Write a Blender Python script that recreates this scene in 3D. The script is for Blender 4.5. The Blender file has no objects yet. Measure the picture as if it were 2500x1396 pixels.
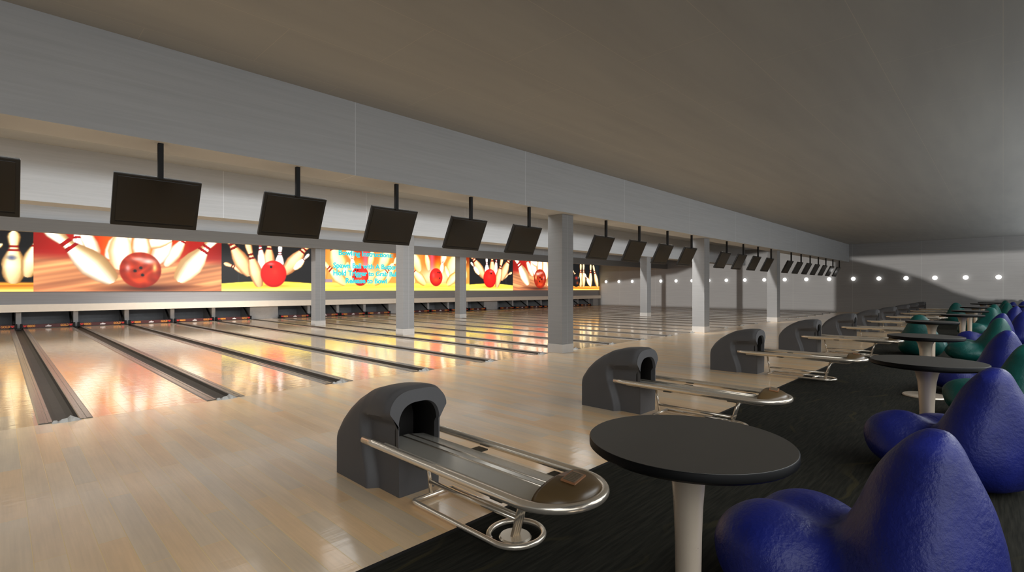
import bpy, bmesh, math, random
import numpy as np
from mathutils import Vector, Matrix, noise

random.seed(7)
sc = bpy.context.scene
COL = sc.collection
PI = math.pi

# ------------------------------------------------------------------ helpers
def lin(c):
    c = c / 255.0
    return c / 12.92 if c <= 0.04045 else ((c + 0.055) / 1.055) ** 2.4

def rgb(r, g, b):
    return (lin(r), lin(g), lin(b), 1.0)

class NT:
    """small node-tree writer"""
    def __init__(self, name):
        self.m = bpy.data.materials.new(name)
        self.m.use_nodes = True
        self.t = self.m.node_tree
        self.p = self.t.nodes['Principled BSDF']
    def n(self, typ, **kw):
        nd = self.t.nodes.new(typ)
        for k, v in kw.items():
            if k in nd.inputs.keys():
                nd.inputs[k].default_value = v
            else:
                setattr(nd, k, v)
        return nd
    def l(self, a, b):
        self.t.links.new(a, b)
    def coords(self, scale=(1, 1, 1), rot=(0, 0, 0), which='Object'):
        tc = self.n('ShaderNodeTexCoord')
        mp = self.n('ShaderNodeMapping')
        mp.inputs['Scale'].default_value = scale
        mp.inputs['Rotation'].default_value = rot
        self.l(tc.outputs[which], mp.inputs['Vector'])
        return mp.outputs['Vector']
    def ramp(self, fac, stops, interp='LINEAR'):
        r = self.n('ShaderNodeValToRGB')
        r.color_ramp.interpolation = interp
        e = r.color_ramp.elements
        while len(e) < len(stops):
            e.new(0.5)
        for el, (pos, col) in zip(e, stops):
            el.position = pos
            el.color = col if len(col) == 4 else (*col, 1)
        self.l(fac, r.inputs['Fac'])
        return r.outputs['Color']
    def mix(self, fac, a, b, blend='MIX'):
        mx = self.n('ShaderNodeMix', data_type='RGBA', blend_type=blend)
        for sock, v in ((mx.inputs[0], fac), (mx.inputs[6], a), (mx.inputs[7], b)):
            if hasattr(v, 'is_output'):
                self.l(v, sock)
            else:
                sock.default_value = v
        return mx.outputs[2]
    def bump(self, height, strength=0.2, dist=0.02):
        b = self.n('ShaderNodeBump')
        b.inputs['Strength'].default_value = strength
        b.inputs['Distance'].default_value = dist
        self.l(height, b.inputs['Height'])
        self.l(b.outputs['Normal'], self.p.inputs['Normal'])
        return b
    def set(self, **kw):
        names = dict(base='Base Color', rough='Roughness', metal='Metallic', spec='Specular IOR Level',
                     coat='Coat Weight', coatr='Coat Roughness', emit='Emission Color', emits='Emission Strength',
                     sheen='Sheen Weight', aniso='Anisotropic')
        for k, v in kw.items():
            s = self.p.inputs[names[k]]
            if hasattr(v, 'is_output'):
                self.l(v, s)
            else:
                s.default_value = v
        return self.m

def plain(name, col, rough=0.6, metal=0.0, spec=0.5, var=0.06, scale=6.0):
    t = NT(name)
    v = t.coords((scale, scale, scale))
    nz = t.n('ShaderNodeTexNoise', Scale=1.0, Detail=3.0)
    t.l(v, nz.inputs['Vector'])
    lo = tuple(c * (1 - var) for c in col[:3]) + (1,)
    hi = tuple(min(1, c * (1 + var)) for c in col[:3]) + (1,)
    c = t.ramp(nz.outputs['Fac'], [(0.3, lo), (0.7, hi)])
    return t.set(base=c, rough=rough, metal=metal, spec=spec)

class MB:
    """collects shapes into ONE mesh"""
    def __init__(self):
        self.b = bmesh.new()
    def faces(self, vs, fs, smooth=False):
        bv = [self.b.verts.new(v) for v in vs]
        for f in fs:
            try:
                fc = self.b.faces.new([bv[i] for i in f])
                fc.smooth = smooth
            except ValueError:
                pass
        return self
    def box(self, x0, x1, y0, y1, z0, z1, bev=0.0):
        b2 = bmesh.new()
        vs = [b2.verts.new((x, y, z)) for z in (z0, z1) for y in (y0, y1) for x in (x0, x1)]
        for f in ((0, 2, 3, 1), (4, 5, 7, 6), (0, 1, 5, 4), (2, 6, 7, 3), (0, 4, 6, 2), (1, 3, 7, 5)):
            b2.faces.new([vs[i] for i in f])
        if bev > 0:
            bmesh.ops.bevel(b2, geom=list(b2.edges), offset=bev, segments=2, profile=0.5, affect='EDGES')
        self._take(b2)
        return self
    def _take(self, b2, M=None):
        me = bpy.data.meshes.new('tmp')
        if M is not None:
            b2.transform(M)
        b2.to_mesh(me)
        b2.free()
        self.b.from_mesh(me)
        bpy.data.meshes.remove(me)
    def prism(self, prof, y0, y1, axis='y', smooth=False):
        """closed (x,z) profile swept along y (or (y,z) along x)"""
        n = len(prof)
        if axis == 'y':
            vs = [(p[0], y0, p[1]) for p in prof] + [(p[0], y1, p[1]) for p in prof]
        elif axis == 'x':
            vs = [(y0, p[0], p[1]) for p in prof] + [(y1, p[0], p[1]) for p in prof]
        else:
            vs = [(p[0], p[1], y0) for p in prof] + [(p[0], p[1], y1) for p in prof]
        bv = [self.b.verts.new(v) for v in vs]
        for i in range(n):
            j = (i + 1) % n
            f = self.b.faces.new([bv[i], bv[j], bv[n + j], bv[n + i]])
            f.smooth = smooth
        self.b.faces.new(bv[:n][::-1])
        self.b.faces.new(bv[n:])
        return self
    def tube(self, pts, r, seg=10, closed=False, caps=True, sx=1.0):
        pts = [Vector(p) for p in pts]
        n = len(pts)
        rings = []
        prev = None
        for i, p in enumerate(pts):
            if closed:
                d = (pts[(i + 1) % n] - pts[i - 1]).normalized()
            else:
                d = (pts[min(i + 1, n - 1)] - pts[max(i - 1, 0)]).normalized()
            if prev is None:
                up = Vector((0, 0, 1)) if abs(d.z) < 0.9 else Vector((0, 1, 0))
                a = d.cross(up).normalized()
            else:
                a = (prev - d * prev.dot(d)).normalized()
            prev = a
            b = d.cross(a).normalized()
            rr = r[i] if isinstance(r, (list, tuple)) else r
            rings.append([self.b.verts.new(p + (a * math.cos(2 * PI * k / seg) * sx + b * math.sin(2 * PI * k / seg)) * rr) for k in range(seg)])
        m = n if closed else n - 1
        for i in range(m):
            A, B = rings[i], rings[(i + 1) % n]
            for k in range(seg):
                f = self.b.faces.new([A[k], A[(k + 1) % seg], B[(k + 1) % seg], B[k]])
                f.smooth = True
        if caps and not closed:
            self.b.faces.new(rings[0][::-1])
            self.b.faces.new(rings[-1])
        return self
    def lathe(self, prof, cx=0, cy=0, seg=32, smooth=True):
        rings = []
        for r, z in prof:
            if r < 1e-5:
                rings.append([self.b.verts.new((cx, cy, z))])
            else:
                rings.append([self.b.verts.new((cx + r * math.cos(2 * PI * k / seg), cy + r * math.sin(2 * PI * k / seg), z)) for k in range(seg)])
        for A, B in zip(rings[:-1], rings[1:]):
            for k in range(seg):
                k2 = (k + 1) % seg
                if len(A) == 1 and len(B) == 1:
                    continue
                if len(A) == 1:
                    f = self.b.faces.new([A[0], B[k2], B[k]])
                elif len(B) == 1:
                    f = self.b.faces.new([A[k], A[k2], B[0]])
                else:
                    f = self.b.faces.new([A[k], A[k2], B[k2], B[k]])
                f.smooth = smooth
        return self
    def ellipsoid(self, c, r, seg=24, rings=14):
        b2 = bmesh.new()
        bmesh.ops.create_uvsphere(b2, u_segments=seg, v_segments=rings, radius=1.0)
        for f in b2.faces:
            f.smooth = True
        self._take(b2, Matrix.Translation(c) @ Matrix.Diagonal((*r, 1)))
        return self
    def build(self, name, mat, parent=None, loc=None, recalc=True, sharp=None):
        if recalc:
            bmesh.ops.recalc_face_normals(self.b, faces=list(self.b.faces))
        me = bpy.data.meshes.new(name)
        self.b.to_mesh(me)
        self.b.free()
        me.materials.append(mat)
        if sharp is not None:
            try:
                me.set_sharp_from_angle(angle=math.radians(sharp))
            except Exception:
                pass
        o = bpy.data.objects.new(name, me)
        COL.objects.link(o)
        if parent is not None:
            o.parent = parent
        if loc is not None:
            o.location = loc
        return o

def tag(o, label=None, cat=None, group=None, kind=None):
    if label: o['label'] = label
    if cat: o['category'] = cat
    if group: o['group'] = group
    if kind: o['kind'] = kind
    return o

def struct(o, label=None, cat=None):
    o['kind'] = 'structure'
    if label: o['label'] = label
    if cat: o['category'] = cat
    return o

def empty(name, loc=(0, 0, 0), rz=0.0):
    o = bpy.data.objects.new(name, None)
    o.empty_display_size = 0.1
    o.location = loc
    o.rotation_euler = (0, 0, rz)
    COL.objects.link(o)
    return o

def copy_tree(o, parent=None):
    c = o.copy()
    COL.objects.link(c)
    c.parent = parent
    for ch in [x for x in o.children]:
        copy_tree(ch, c)
    return c

ORD = ['first', 'second', 'third', 'fourth', 'fifth', 'sixth', 'seventh', 'eighth', 'ninth', 'tenth', 'eleventh', 'twelfth',
       'thirteenth', 'fourteenth', 'fifteenth', 'sixteenth', 'seventeenth', 'eighteenth', 'nineteenth', 'twentieth',
       'twenty-first', 'twenty-second', 'twenty-third', 'twenty-fourth', 'twenty-fifth', 'twenty-sixth']

# ------------------------------------------------------------------ room dimensions (metres; lanes run along +Y)
XL, XR = -9.0, 41.05
YB, YF = -9.0, 28.25
ZC = 4.66
FOUL = 8.1
CARPET = 2.62
LANE_END = 28.6
RIGHT_EDGES = [0.83, 2.58, 4.33, 6.08, 7.83, 9.58, 10.93, 12.68, 14.43, 16.18, 17.93, 19.28, 21.03, 22.78, 24.53, 26.28,
               27.63, 29.38, 31.13, 32.88, 34.63, 36.38, 38.13, 39.88]
GUT = [r - 0.25 for r in RIGHT_EDGES]
LANES = [-0.295]
for a, b in zip(GUT[:-1], GUT[1:]):
    if b - a > 1.5:
        LANES.append((a + b) / 2)
GAPS = [(a, b) for a, b in zip(GUT[:-1], GUT[1:]) if b - a < 1.5]

# ------------------------------------------------------------------ materials
def mat_wood(name, rough, coat, coatr, ior, ripple):
    t = NT(name)
    tc = t.n('ShaderNodeTexCoord')
    sp = t.n('ShaderNodeSeparateXYZ')
    cb = t.n('ShaderNodeCombineXYZ')
    t.l(tc.outputs['Object'], sp.inputs[0])
    t.l(sp.outputs['Y'], cb.inputs['X'])
    t.l(sp.outputs['X'], cb.inputs['Y'])
    br = t.n('ShaderNodeTexBrick', offset=0.37, offset_frequency=2, squash=1.0)
    br.inputs['Color1'].default_value = (0, 0, 0, 1)
    br.inputs['Color2'].default_value = (1, 1, 1, 1)
    br.inputs['Mortar'].default_value = (0.5, 0.5, 0.5, 1)
    br.inputs['Scale'].default_value = 1.0
    br.inputs['Mortar Size'].default_value = 0.0028
    br.inputs['Mortar Smooth'].default_value = 0.3
    br.inputs['Brick Width'].default_value = 1.35
    br.inputs['Row Height'].default_value = 0.146
    t.l(cb.outputs[0], br.inputs['Vector'])
    boards = t.ramp(br.outputs['Color'], [(0.0, rgb(216, 199, 174)), (0.3, rgb(236, 208, 170)), (0.55, rgb(240, 202, 154)),
                                          (0.75, rgb(224, 205, 178)), (1.0, rgb(236, 192, 138))])
    # soft figure inside the boards
    mp = t.coords((5.0, 0.9, 1))
    nz = t.n('ShaderNodeTexNoise', Scale=1.2, Detail=4.0, Roughness=0.55)
    t.l(mp, nz.inputs['Vector'])
    fig = t.ramp(nz.outputs['Fac'], [(0.3, (0.86, 0.84, 0.82, 1)), (0.7, (1.1, 1.06, 1.0, 1))])
    c1 = t.mix(0.75, boards, fig, 'MULTIPLY')
    mp2 = t.coords((60.0, 1.6, 1))
    n2 = t.n('ShaderNodeTexNoise', Scale=1.0, Detail=2.0)
    t.l(mp2, n2.inputs['Vector'])
    grain = t.ramp(n2.outputs['Fac'], [(0.35, (0.93, 0.92, 0.9, 1)), (0.65, (1.04, 1.03, 1.02, 1))])
    c2 = t.mix(0.6, c1, grain, 'MULTIPLY')
    c3 = t.mix(br.outputs['Fac'], c2, rgb(240, 205, 140))
    # ripples of the lacquer: long across the lanes, short along them
    mp3 = t.coords((1.1, 7.0, 1))
    n3 = t.n('ShaderNodeTexNoise', Scale=1.5, Detail=3.0, Roughness=0.6)
    t.l(mp3, n3.inputs['Vector'])
    b1 = t.n('ShaderNodeBump')
    b1.inputs['Strength'].default_value = ripple
    b1.inputs['Distance'].default_value = 0.01
    t.l(n3.outputs['Fac'], b1.inputs['Height'])
    b2 = t.n('ShaderNodeBump', invert=True)
    b2.inputs['Strength'].default_value = 0.35
    b2.inputs['Distance'].default_value = 0.004
    t.l(br.outputs['Fac'], b2.inputs['Height'])
    t.l(b1.outputs['Normal'], b2.inputs['Normal'])
    t.l(b2.outputs['Normal'], t.p.inputs['Normal'])
    t.l(b2.outputs['Normal'], t.p.inputs['Coat Normal'])
    t.p.inputs['Coat IOR'].default_value = ior
    return t.set(base=c3, rough=rough, spec=0.5, coat=coat, coatr=coatr)

def mat_plaster(name, col, seam=2.05, along='x', seamk=1.3):
    t = NT(name)
    v = t.coords((0.5, 0.5, 16.0))
    nz = t.n('ShaderNodeTexNoise', Scale=1.4, Detail=4.0, Roughness=0.6)
    t.l(v, nz.inputs['Vector'])
    lo = tuple(c * 0.93 for c in col[:3]) + (1,)
    hi = tuple(c * 1.06 for c in col[:3]) + (1,)
    c = t.ramp(nz.outputs['Fac'], [(0.25, lo), (0.75, hi)])
    tc = t.n('ShaderNodeTexCoord')
    sp = t.n('ShaderNodeSeparateXYZ')
    t.l(tc.outputs['Object'], sp.inputs[0])
    mo = t.n('ShaderNodeMath', operation='PINGPONG')
    t.l(sp.outputs['X' if along == 'x' else 'Y'], mo.inputs[0])
    mo.inputs[1].default_value = seam
    lt = t.n('ShaderNodeMath', operation='LESS_THAN')
    t.l(mo.outputs[0], lt.inputs[0])
    lt.inputs[1].default_value = 0.008
    c = t.mix(lt.outputs[0], c, tuple(min(1, x * seamk) for x in col[:3]) + (1,))
    t.bump(nz.outputs['Fac'], 0.12, 0.01)
    return t.set(base=c, rough=0.75, spec=0.25)

def mat_ceiling():
    t = NT('ceiling_plaster')
    v = t.coords((0.35, 3.0, 1))
    nz = t.n('ShaderNodeTexNoise', Scale=1.0, Detail=3.0)
    t.l(v, nz.inputs['Vector'])
    c = t.ramp(nz.outputs['Fac'], [(0.3, rgb(160, 161, 160)), (0.7, rgb(167, 168, 166))])
    tc = t.n('ShaderNodeTexCoord')
    br = t.n('ShaderNodeTexBrick', offset=0.5)
    br.inputs['Scale'].default_value = 1.0
    br.inputs['Mortar Size'].default_value = 0.0035
    br.inputs['Brick Width'].default_value = 2.4
    br.inputs['Row Height'].default_value = 1.2
    br.inputs['Mortar Smooth'].default_value = 0.2
    t.l(tc.outputs['Object'], br.inputs['Vector'])
    f = t.n('ShaderNodeMath', operation='MULTIPLY')
    t.l(br.outputs['Fac'], f.inputs[0])
    f.inputs[1].default_value = 0.3
    c = t.mix(f.outputs[0], c, rgb(215, 205, 185))
    return t.set(base=c, rough=0.9, spec=0.1)

def mat_carpet():
    t = NT('carpet_black')
    v = t.coords((1, 1, 1))
    n0 = t.n('ShaderNodeTexNoise', Scale=1.6, Detail=2.0)
    t.l(v, n0.inputs['Vector'])
    wv = t.n('ShaderNodeTexWave', wave_type='RINGS', wave_profile='SIN')
    wv.inputs['Scale'].default_value = 0.8
    wv.inputs['Distortion'].default_value = 11.0
    wv.inputs['Detail'].default_value = 2.0
    wv.inputs['Detail Scale'].default_value = 1.1
    t.l(v, wv.inputs['Vector'])
    line = t.ramp(wv.outputs['Fac'], [(0.965, (0, 0, 0, 1)), (0.99, (1, 1, 1, 1))])
    n1 = t.n('ShaderNodeTexNoise', Scale=1.9, Detail=1.0)
    t.l(v, n1.inputs['Vector'])
    msk = t.ramp(n1.outputs['Fac'], [(0.45, (0, 0, 0, 1)), (0.7, (0.8, 0.8, 0.8, 1))])
    mm = t.n('ShaderNodeMix', data_type='RGBA', blend_type='MULTIPLY')
    mm.inputs[0].default_value = 1.0
    t.l(line, mm.inputs[6]); t.l(msk, mm.inputs[7])
    v2 = t.coords((3.0, 40.0, 1), rot=(0, 0, math.radians(-45)))
    n2 = t.n('ShaderNodeTexNoise', Scale=1.2, Detail=4.0)
    t.l(v2, n2.inputs['Vector'])
    base = t.ramp(n2.outputs['Fac'], [(0.35, rgb(32, 32, 28)), (0.7, rgb(46, 45, 39))])
    c = t.mix(mm.outputs[2], base, rgb(58, 54, 38))
    t.bump(n2.outputs['Fac'], 0.4, 0.01)
    return t.set(base=c, rough=0.95, spec=0.05)

def mat_bag(name, col):
    t = NT(name)
    v = t.coords((1, 1, 1))
    n1 = t.n('ShaderNodeTexNoise', Scale=46.0, Detail=3.0, Roughness=0.6)
    t.l(v, n1.inputs['Vector'])
    n2 = t.n('ShaderNodeTexNoise', Scale=5.0, Detail=3.0)
    t.l(v, n2.inputs['Vector'])
    add = t.n('ShaderNodeMath', operation='MULTIPLY_ADD')
    t.l(n2.outputs['Fac'], add.inputs[0]); add.inputs[1].default_value = 3.0
    t.l(n1.outputs['Fac'], add.inputs[2])
    lo = tuple(c * 0.85 for c in col[:3]) + (1,)
    hi = tuple(c * 1.15 for c in col[:3]) + (1,)
    c = t.ramp(n2.outputs['Fac'], [(0.3, lo), (0.7, hi)])
    t.bump(add.outputs[0], 0.35, 0.012)
    return t.set(base=c, rough=0.42, spec=0.3)

def mat_metal(name, col, rough, metal=1.0):
    t = NT(name)
    v = t.coords((30, 30, 30))
    nz = t.n('ShaderNodeTexNoise', Scale=1.0, Detail=2.0)
    t.l(v, nz.inputs['Vector'])
    r = t.n('ShaderNodeMapRange')
    r.inputs['To Min'].default_value = rough * 0.8
    r.inputs['To Max'].default_value = rough * 1.25
    t.l(nz.outputs['Fac'], r.inputs['Value'])
    t.l(r.outputs[0], t.p.inputs['Roughness'])
    return t.set(base=col, metal=metal)

def mat_emit(name, col, s):
    t = NT(name)
    return t.set(base=(col[0] * 0.5, col[1] * 0.5, col[2] * 0.5, 1), emit=col, emits=s, rough=0.4)

def mat_mural():
    t = NT('mural_print')
    a = t.n('ShaderNodeVertexColor', layer_name='Col')
    return t.set(base=(0.02, 0.02, 0.02, 1), emit=a.outputs['Color'], emits=MURAL_STRENGTH, rough=0.5, spec=0.2)

MURAL_STRENGTH = 1.0
WOOD = mat_wood('approach_maple', 0.36, 0.75, 0.13, 1.55, 0.12)
LANE = mat_wood('lane_maple', 0.25, 1.0, 0.07, 1.58, 0.18)
GREY = rgb(181, 183, 185)
WALL_X = mat_plaster('plaster_beams', GREY, 2.05, 'x')
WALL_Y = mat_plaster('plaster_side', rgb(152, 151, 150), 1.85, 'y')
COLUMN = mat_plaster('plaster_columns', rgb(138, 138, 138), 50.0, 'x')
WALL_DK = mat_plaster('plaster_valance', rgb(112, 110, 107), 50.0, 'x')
WALL_LOW = mat_plaster('plaster_mural_wall', rgb(150, 150, 152), 2.6, 'x', 1.06)
CEIL = mat_ceiling()
CARP = mat_carpet()
BLUE = mat_bag('vinyl_blue', rgb(21, 29, 98))
TEAL = mat_bag('vinyl_teal', rgb(12, 74, 68))
CHROME = mat_metal('chrome', (0.88, 0.79, 0.66, 1), 0.2, 0.8)
STEEL = mat_metal('tray_steel', (0.6, 0.57, 0.5, 1), 0.18, 0.6)
PEDM = mat_metal('pedestal_metal', (0.66, 0.55, 0.43, 1), 0.3, 0.45)
HOOD = plain('hood_plastic', rgb(84, 83, 84), 0.5, spec=0.35, var=0.03)
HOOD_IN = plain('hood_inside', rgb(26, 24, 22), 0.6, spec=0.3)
NOSE = plain('nose_plastic', rgb(96, 76, 48), 0.3, var=0.05)
VENT = plain('vent_plate', rgb(128, 112, 92), 0.4)
VENT_RIM = plain('vent_rim', rgb(168, 116, 78), 0.4)
DARK = plain('dark_bracket', rgb(64, 60, 50), 0.5)
TOP = plain('table_top_black', rgb(54, 52, 48), 0.38, spec=0.5, var=0.05)
TOP_EDGE = plain('table_rim_black', rgb(5, 5, 5), 0.5, spec=0.12)
BLACK = plain('black_plastic', rgb(12, 11, 10), 0.5, spec=0.3)
BEZEL = plain('monitor_bezel', rgb(30, 28, 25), 0.3)
SCREEN = plain('monitor_glass', rgb(30, 27, 23), 0.12, spec=0.6)
GUTTER = plain('gutter_dark', rgb(62, 55, 47), 0.6, spec=0.25, var=0.08)
GRAIL = plain('gutter_capping', rgb(122, 114, 105), 0.22, spec=0.5, var=0.05)
CAPM = plain('gutter_end_metal', rgb(158, 156, 150), 0.45, metal=0.2)
LEDGE = plain('ledge_cream', rgb(238, 228, 212), 0.5, var=0.02)
PANEL = plain('pit_panel_grey', rgb(170, 170, 170), 0.6)
PITDK = plain('pit_dark', rgb(150, 151, 154), 0.7)
MAROON = plain('sweep_maroon', rgb(74, 24, 24), 0.45)
GOLDT = plain('gold_letters', rgb(225, 150, 60), 0.4)
REDT = plain('red_hearts', rgb(230, 50, 35), 0.4)
WHITET = plain('white_emblem', rgb(230, 225, 225), 0.4)
EDGE = plain('carpet_edge', rgb(8, 8, 8), 0.8)
PLINTH = plain('column_plinth', rgb(186, 182, 177), 0.6, var=0.03)
GLOBE = mat_emit('lamp_globe', (1.0, 0.98, 0.95, 1), 1.4)
CYAN = mat_emit('cyan_letters', (0.02, 0.6, 0.64, 1), 1.0)

# ------------------------------------------------------------------ the setting
m = MB()
m.box(XL, XR, CARPET, FOUL, -0.12, 0.0)
edges = [XL] + [v for r in RIGHT_EDGES for v in (r - 0.5, r)] + [XR]
nf = len(m.b.faces)
for i in range(0, len(edges), 2):
    m.box(edges[i], edges[i + 1], FOUL, LANE_END, -0.12, 0.0)
m.b.faces.ensure_lookup_table()
for f in m.b.faces[nf:]:
    f.material_index = 1
fo = m.build('floor', WOOD)
fo.data.materials.append(LANE)
struct(fo, 'pale maple planks of the approach and the lanes', 'floor')
m = MB(); m.box(XL, XR, YB, CARPET - 0.03, -0.12, 0.0)
struct(m.build('floor_carpet', CARP), 'black carpet with a faint gold scroll pattern', 'carpet')
m = MB(); m.box(XL, XR, CARPET - 0.03, CARPET, -0.12, 0.001)
struct(m.build('trim_1', EDGE), 'thin black strip where the carpet meets the planks', 'trim')
m = MB(); m.box(XL - 0.2, XR + 0.2, YB, 30.2, ZC, ZC + 0.15)
struct(m.build('ceiling', CEIL), 'plain brownish plaster ceiling', 'ceiling')
m = MB(); m.box(XR, XR + 0.2, YB, 30.2, -0.12, ZC)
struct(m.build('wall_right', WALL_Y), 'grey plaster end wall carrying the row of round lamps', 'wall')
m = MB(); m.box(XL, XR, YF, YF + 0.15, 0.97, ZC)
struct(m.build('wall_back', WALL_LOW), 'grey wall that carries the bowling murals', 'wall')
m = MB(); m.box(XL, XR, 29.9, 30.05, -0.12, ZC)
struct(m.build('wall_pit', PITDK), 'dark wall at the back of the pin pits', 'wall')
m = MB(); m.box(XL, XR, LANE_END, 29.9, -0.12, -0.02)
struct(m.build('floor_pit', PITDK), 'dark floor of the pin pits', 'floor')
m = MB(); m.box(XL, XR, 28.02, 28.4, 0.67, 0.97)
struct(m.build('trim_2', LEDGE), 'white ledge running above the pin pits', 'trim')

m = MB(); m.box(24.0, XR, YB - 0.2, YB, -0.12, ZC)  # unseen wall, added to keep light off the end wall
struct(m.build('wall_front_blocker', WALL_X), 'unseen grey wall added behind the seating to shade the end wall', 'wall')
# unseen side wall added as a gobo: its openings shape light on the end wall
GOBO1 = [(7.45, 3.62), (7.62, 3.75), (-8.0, 3.75), (-8.0, 0.35), (0.95, 0.95), (2.14, 1.42), (3.6, 2.25), (5.23, 2.94)]
GOBO2 = [(8.45, 0.05), (8.45, 4.4), (13.0, 4.39), (17.28, 3.89), (18.86, 3.37), (20.25, 2.91), (22.1, 2.73), (28.0, 2.08), (28.0, 0.05)]
bm = bmesh.new()
def loop(pts):
    vs = [bm.verts.new((XL, y, z)) for y, z in pts]
    return [bm.edges.new((vs[i], vs[(i + 1) % len(vs)])) for i in range(len(vs))]
es = loop([(YB, -0.12), (30.0, -0.12), (30.0, ZC), (YB, ZC)]) + loop(GOBO1) + loop(GOBO2)
bmesh.ops.triangle_fill(bm, use_beauty=True, use_dissolve=False, edges=es)
# drop triangles filled inside the openings
def inside(y, z, poly):
    c = False
    for i in range(len(poly)):
        (y1, z1), (y2, z2) = poly[i], poly[i - 1]
        if (z1 > z) != (z2 > z) and y < (y2 - y1) * (z - z1) / (z2 - z1) + y1:
            c = not c
    return c
for f in list(bm.faces):
    ctr = f.calc_center_median()
    if inside(ctr.y, ctr.z, GOBO1) or inside(ctr.y, ctr.z, GOBO2):
        bm.faces.remove(f)
ret = bmesh.ops.extrude_face_region(bm, geom=list(bm.faces))
bmesh.ops.translate(bm, verts=[v for v in ret['geom'] if isinstance(v, bmesh.types.BMVert)], vec=(-0.2, 0, 0))
bmesh.ops.recalc_face_normals(bm, faces=list(bm.faces))
me = bpy.data.meshes.new('wall_left_gobo'); bm.to_mesh(me); bm.free(); me.materials.append(WALL_Y)
wl = bpy.data.objects.new('wall_left_gobo', me); COL.objects.link(wl)
struct(wl, 'unseen grey side wall, its two openings shaped to pattern the light', 'wall')

for i, (y0, y1, zb, lab) in enumerate([(7.6, 8.28, 3.46, 'deep grey ceiling beam over the foul line holding the monitors'),
                                       (14.5, 15.2, 3.44, 'grey ceiling beam over the middle of the lanes'),
                                       (21.2, 21.66, 3.37, 'grey ceiling beam in front of the murals')]):
    m = MB(); m.box(XL, XR, y0, y1, zb, ZC)
    struct(m.build('ceiling_beam', WALL_X), lab, 'beam')
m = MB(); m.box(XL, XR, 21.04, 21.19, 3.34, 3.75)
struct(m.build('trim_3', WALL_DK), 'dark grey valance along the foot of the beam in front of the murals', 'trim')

def column(cx, y0, y1, ztop, lab):
    root = empty('column', (cx, (y0 + y1) / 2, 0))
    hy = (y1 - y0) / 2
    m = MB(); m.box(-0.225, 0.225, -hy, hy, 0.22, ztop, 0.006)
    m.build('shaft', COLUMN, root)
    m = MB(); m.box(-0.232, 0.232, -hy - 0.007, hy + 0.007, 0.0, 0.22, 0.006)
    m.build('plinth', PLINTH, root)
    struct(root, lab, 'column')
for cx, y0, y1, zt, lab in [
    (9.98, 7.8, 8.26, 3.46, 'broad grey square column at the foul line, the widest one'),
    (18.25, 7.8, 8.26, 3.46, 'grey square column at the foul line, second from the widest'),
    (26.5, 7.8, 8.26, 3.46, 'grey square column at the foul line, closest to the end wall'),
    (9.93, 14.7, 15.15, 3.44, 'grey square column between the lanes covering the end of the cyan lettering'),
    (26.42, 14.7, 15.15, 3.44, 'thin grey column between the lanes, beside the dark end mural'),
    (9.79, 21.2, 21.62, 3.37, 'grey column before the murals, left of the cyan lettering'),
    (17.85, 21.2, 21.62, 3.37, 'grey column before the murals, right of the cyan lettering')]:
    column(cx, y0, y1, zt, lab)

# partitions between the pin pits, wide panels in the gaps
for g in GUT:
    if any(abs(g - a) < 0.01 or abs(g - b) < 0.01 for a, b in GAPS):
        continue
    m = MB(); m.box(g - 0.08, g + 0.08, 28.4, 29.9, 0.0, 0.97)
    struct(m.build('partition_wall', PANEL))
for a, b in GAPS:
    m = MB(); m.box(a - 0.04, b + 0.04, 28.4, 29.9, 0.0, 0.97)
    struct(m.build('partition_wall', PANEL))
m = MB(); m.box(XR - 0.9, XR, 28.3, 29.9, 0.0, 0.97)
struct(m.build('partition_wall', PANEL))

# ------------------------------------------------------------------ ball gutters between the lanes
def make_gutter():
    root = empty('ball_gutter', (0, 0, 0))
    L = LANE_END - FOUL
    m = MB()
    up = [(-0.12, 0.0), (-0.105, -0.045), (-0.05, -0.082), (0.05, -0.082), (0.105, -0.045), (0.12, 0.0)]
    m.prism(up + [(0.125, -0.1), (-0.125, -0.1)], 0.03, L)
    m.build('channel', GUTTER, root)
    for s in (-1, 1):
        m = MB()
        pr = [(0.12, -0.1), (0.12, 0.004), (0.128, 0.012), (0.158, 0.012), (0.162, 0.006), (0.186, 0.006), (0.19, 0.012), (0.235, 0.012), (0.25, 0.002), (0.25, -0.1)]
        m.prism([(x * s, z) for x, z in pr], 0.0 if s > 0 else 0.02, L)
        m.build('capping', GRAIL, root)
    m = MB()
    top = [(-0.135, 0.0), (-0.115, 0.022), (-0.085, 0.02), (-0.075, 0.004), (-0.04, 0.026), (0.01, 0.034), (0.035, 0.062), (0.075, 0.036), (0.135, 0.0)]
    n = len(top)
    vs = [(x, -0.05 - 0.02 * (1 - abs(x) / 0.135), 0.0) for x, z in top] + [(x, 0.01, z + 0.004) for x, z in top] + [(x, 0.10, -0.06) for x, z in top]
    fs = []
    for i in range(n - 1):
        fs += [(i, i + 1, n + i + 1, n + i), (n + i, n + i + 1, 2 * n + i + 1, 2 * n + i)]
    fs += [tuple(range(n))[::-1]]
    m.faces(vs, fs)
    m.build('end_cap', CAPM, root)
    return root
g0 = make_gutter()
for i, g in enumerate(GUT):
    o = g0 if i == 0 else copy_tree(g0)
    o.location = (g, FOUL, 0)
    lab = ('dark ball gutter between two lanes, ' + ORD[i] + ' counted from the left edge') if i else 'dark ball gutter running closest to the left edge of the photo'
    tag(o, lab, 'gutter', 'dark ball gutters between the lanes')

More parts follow.
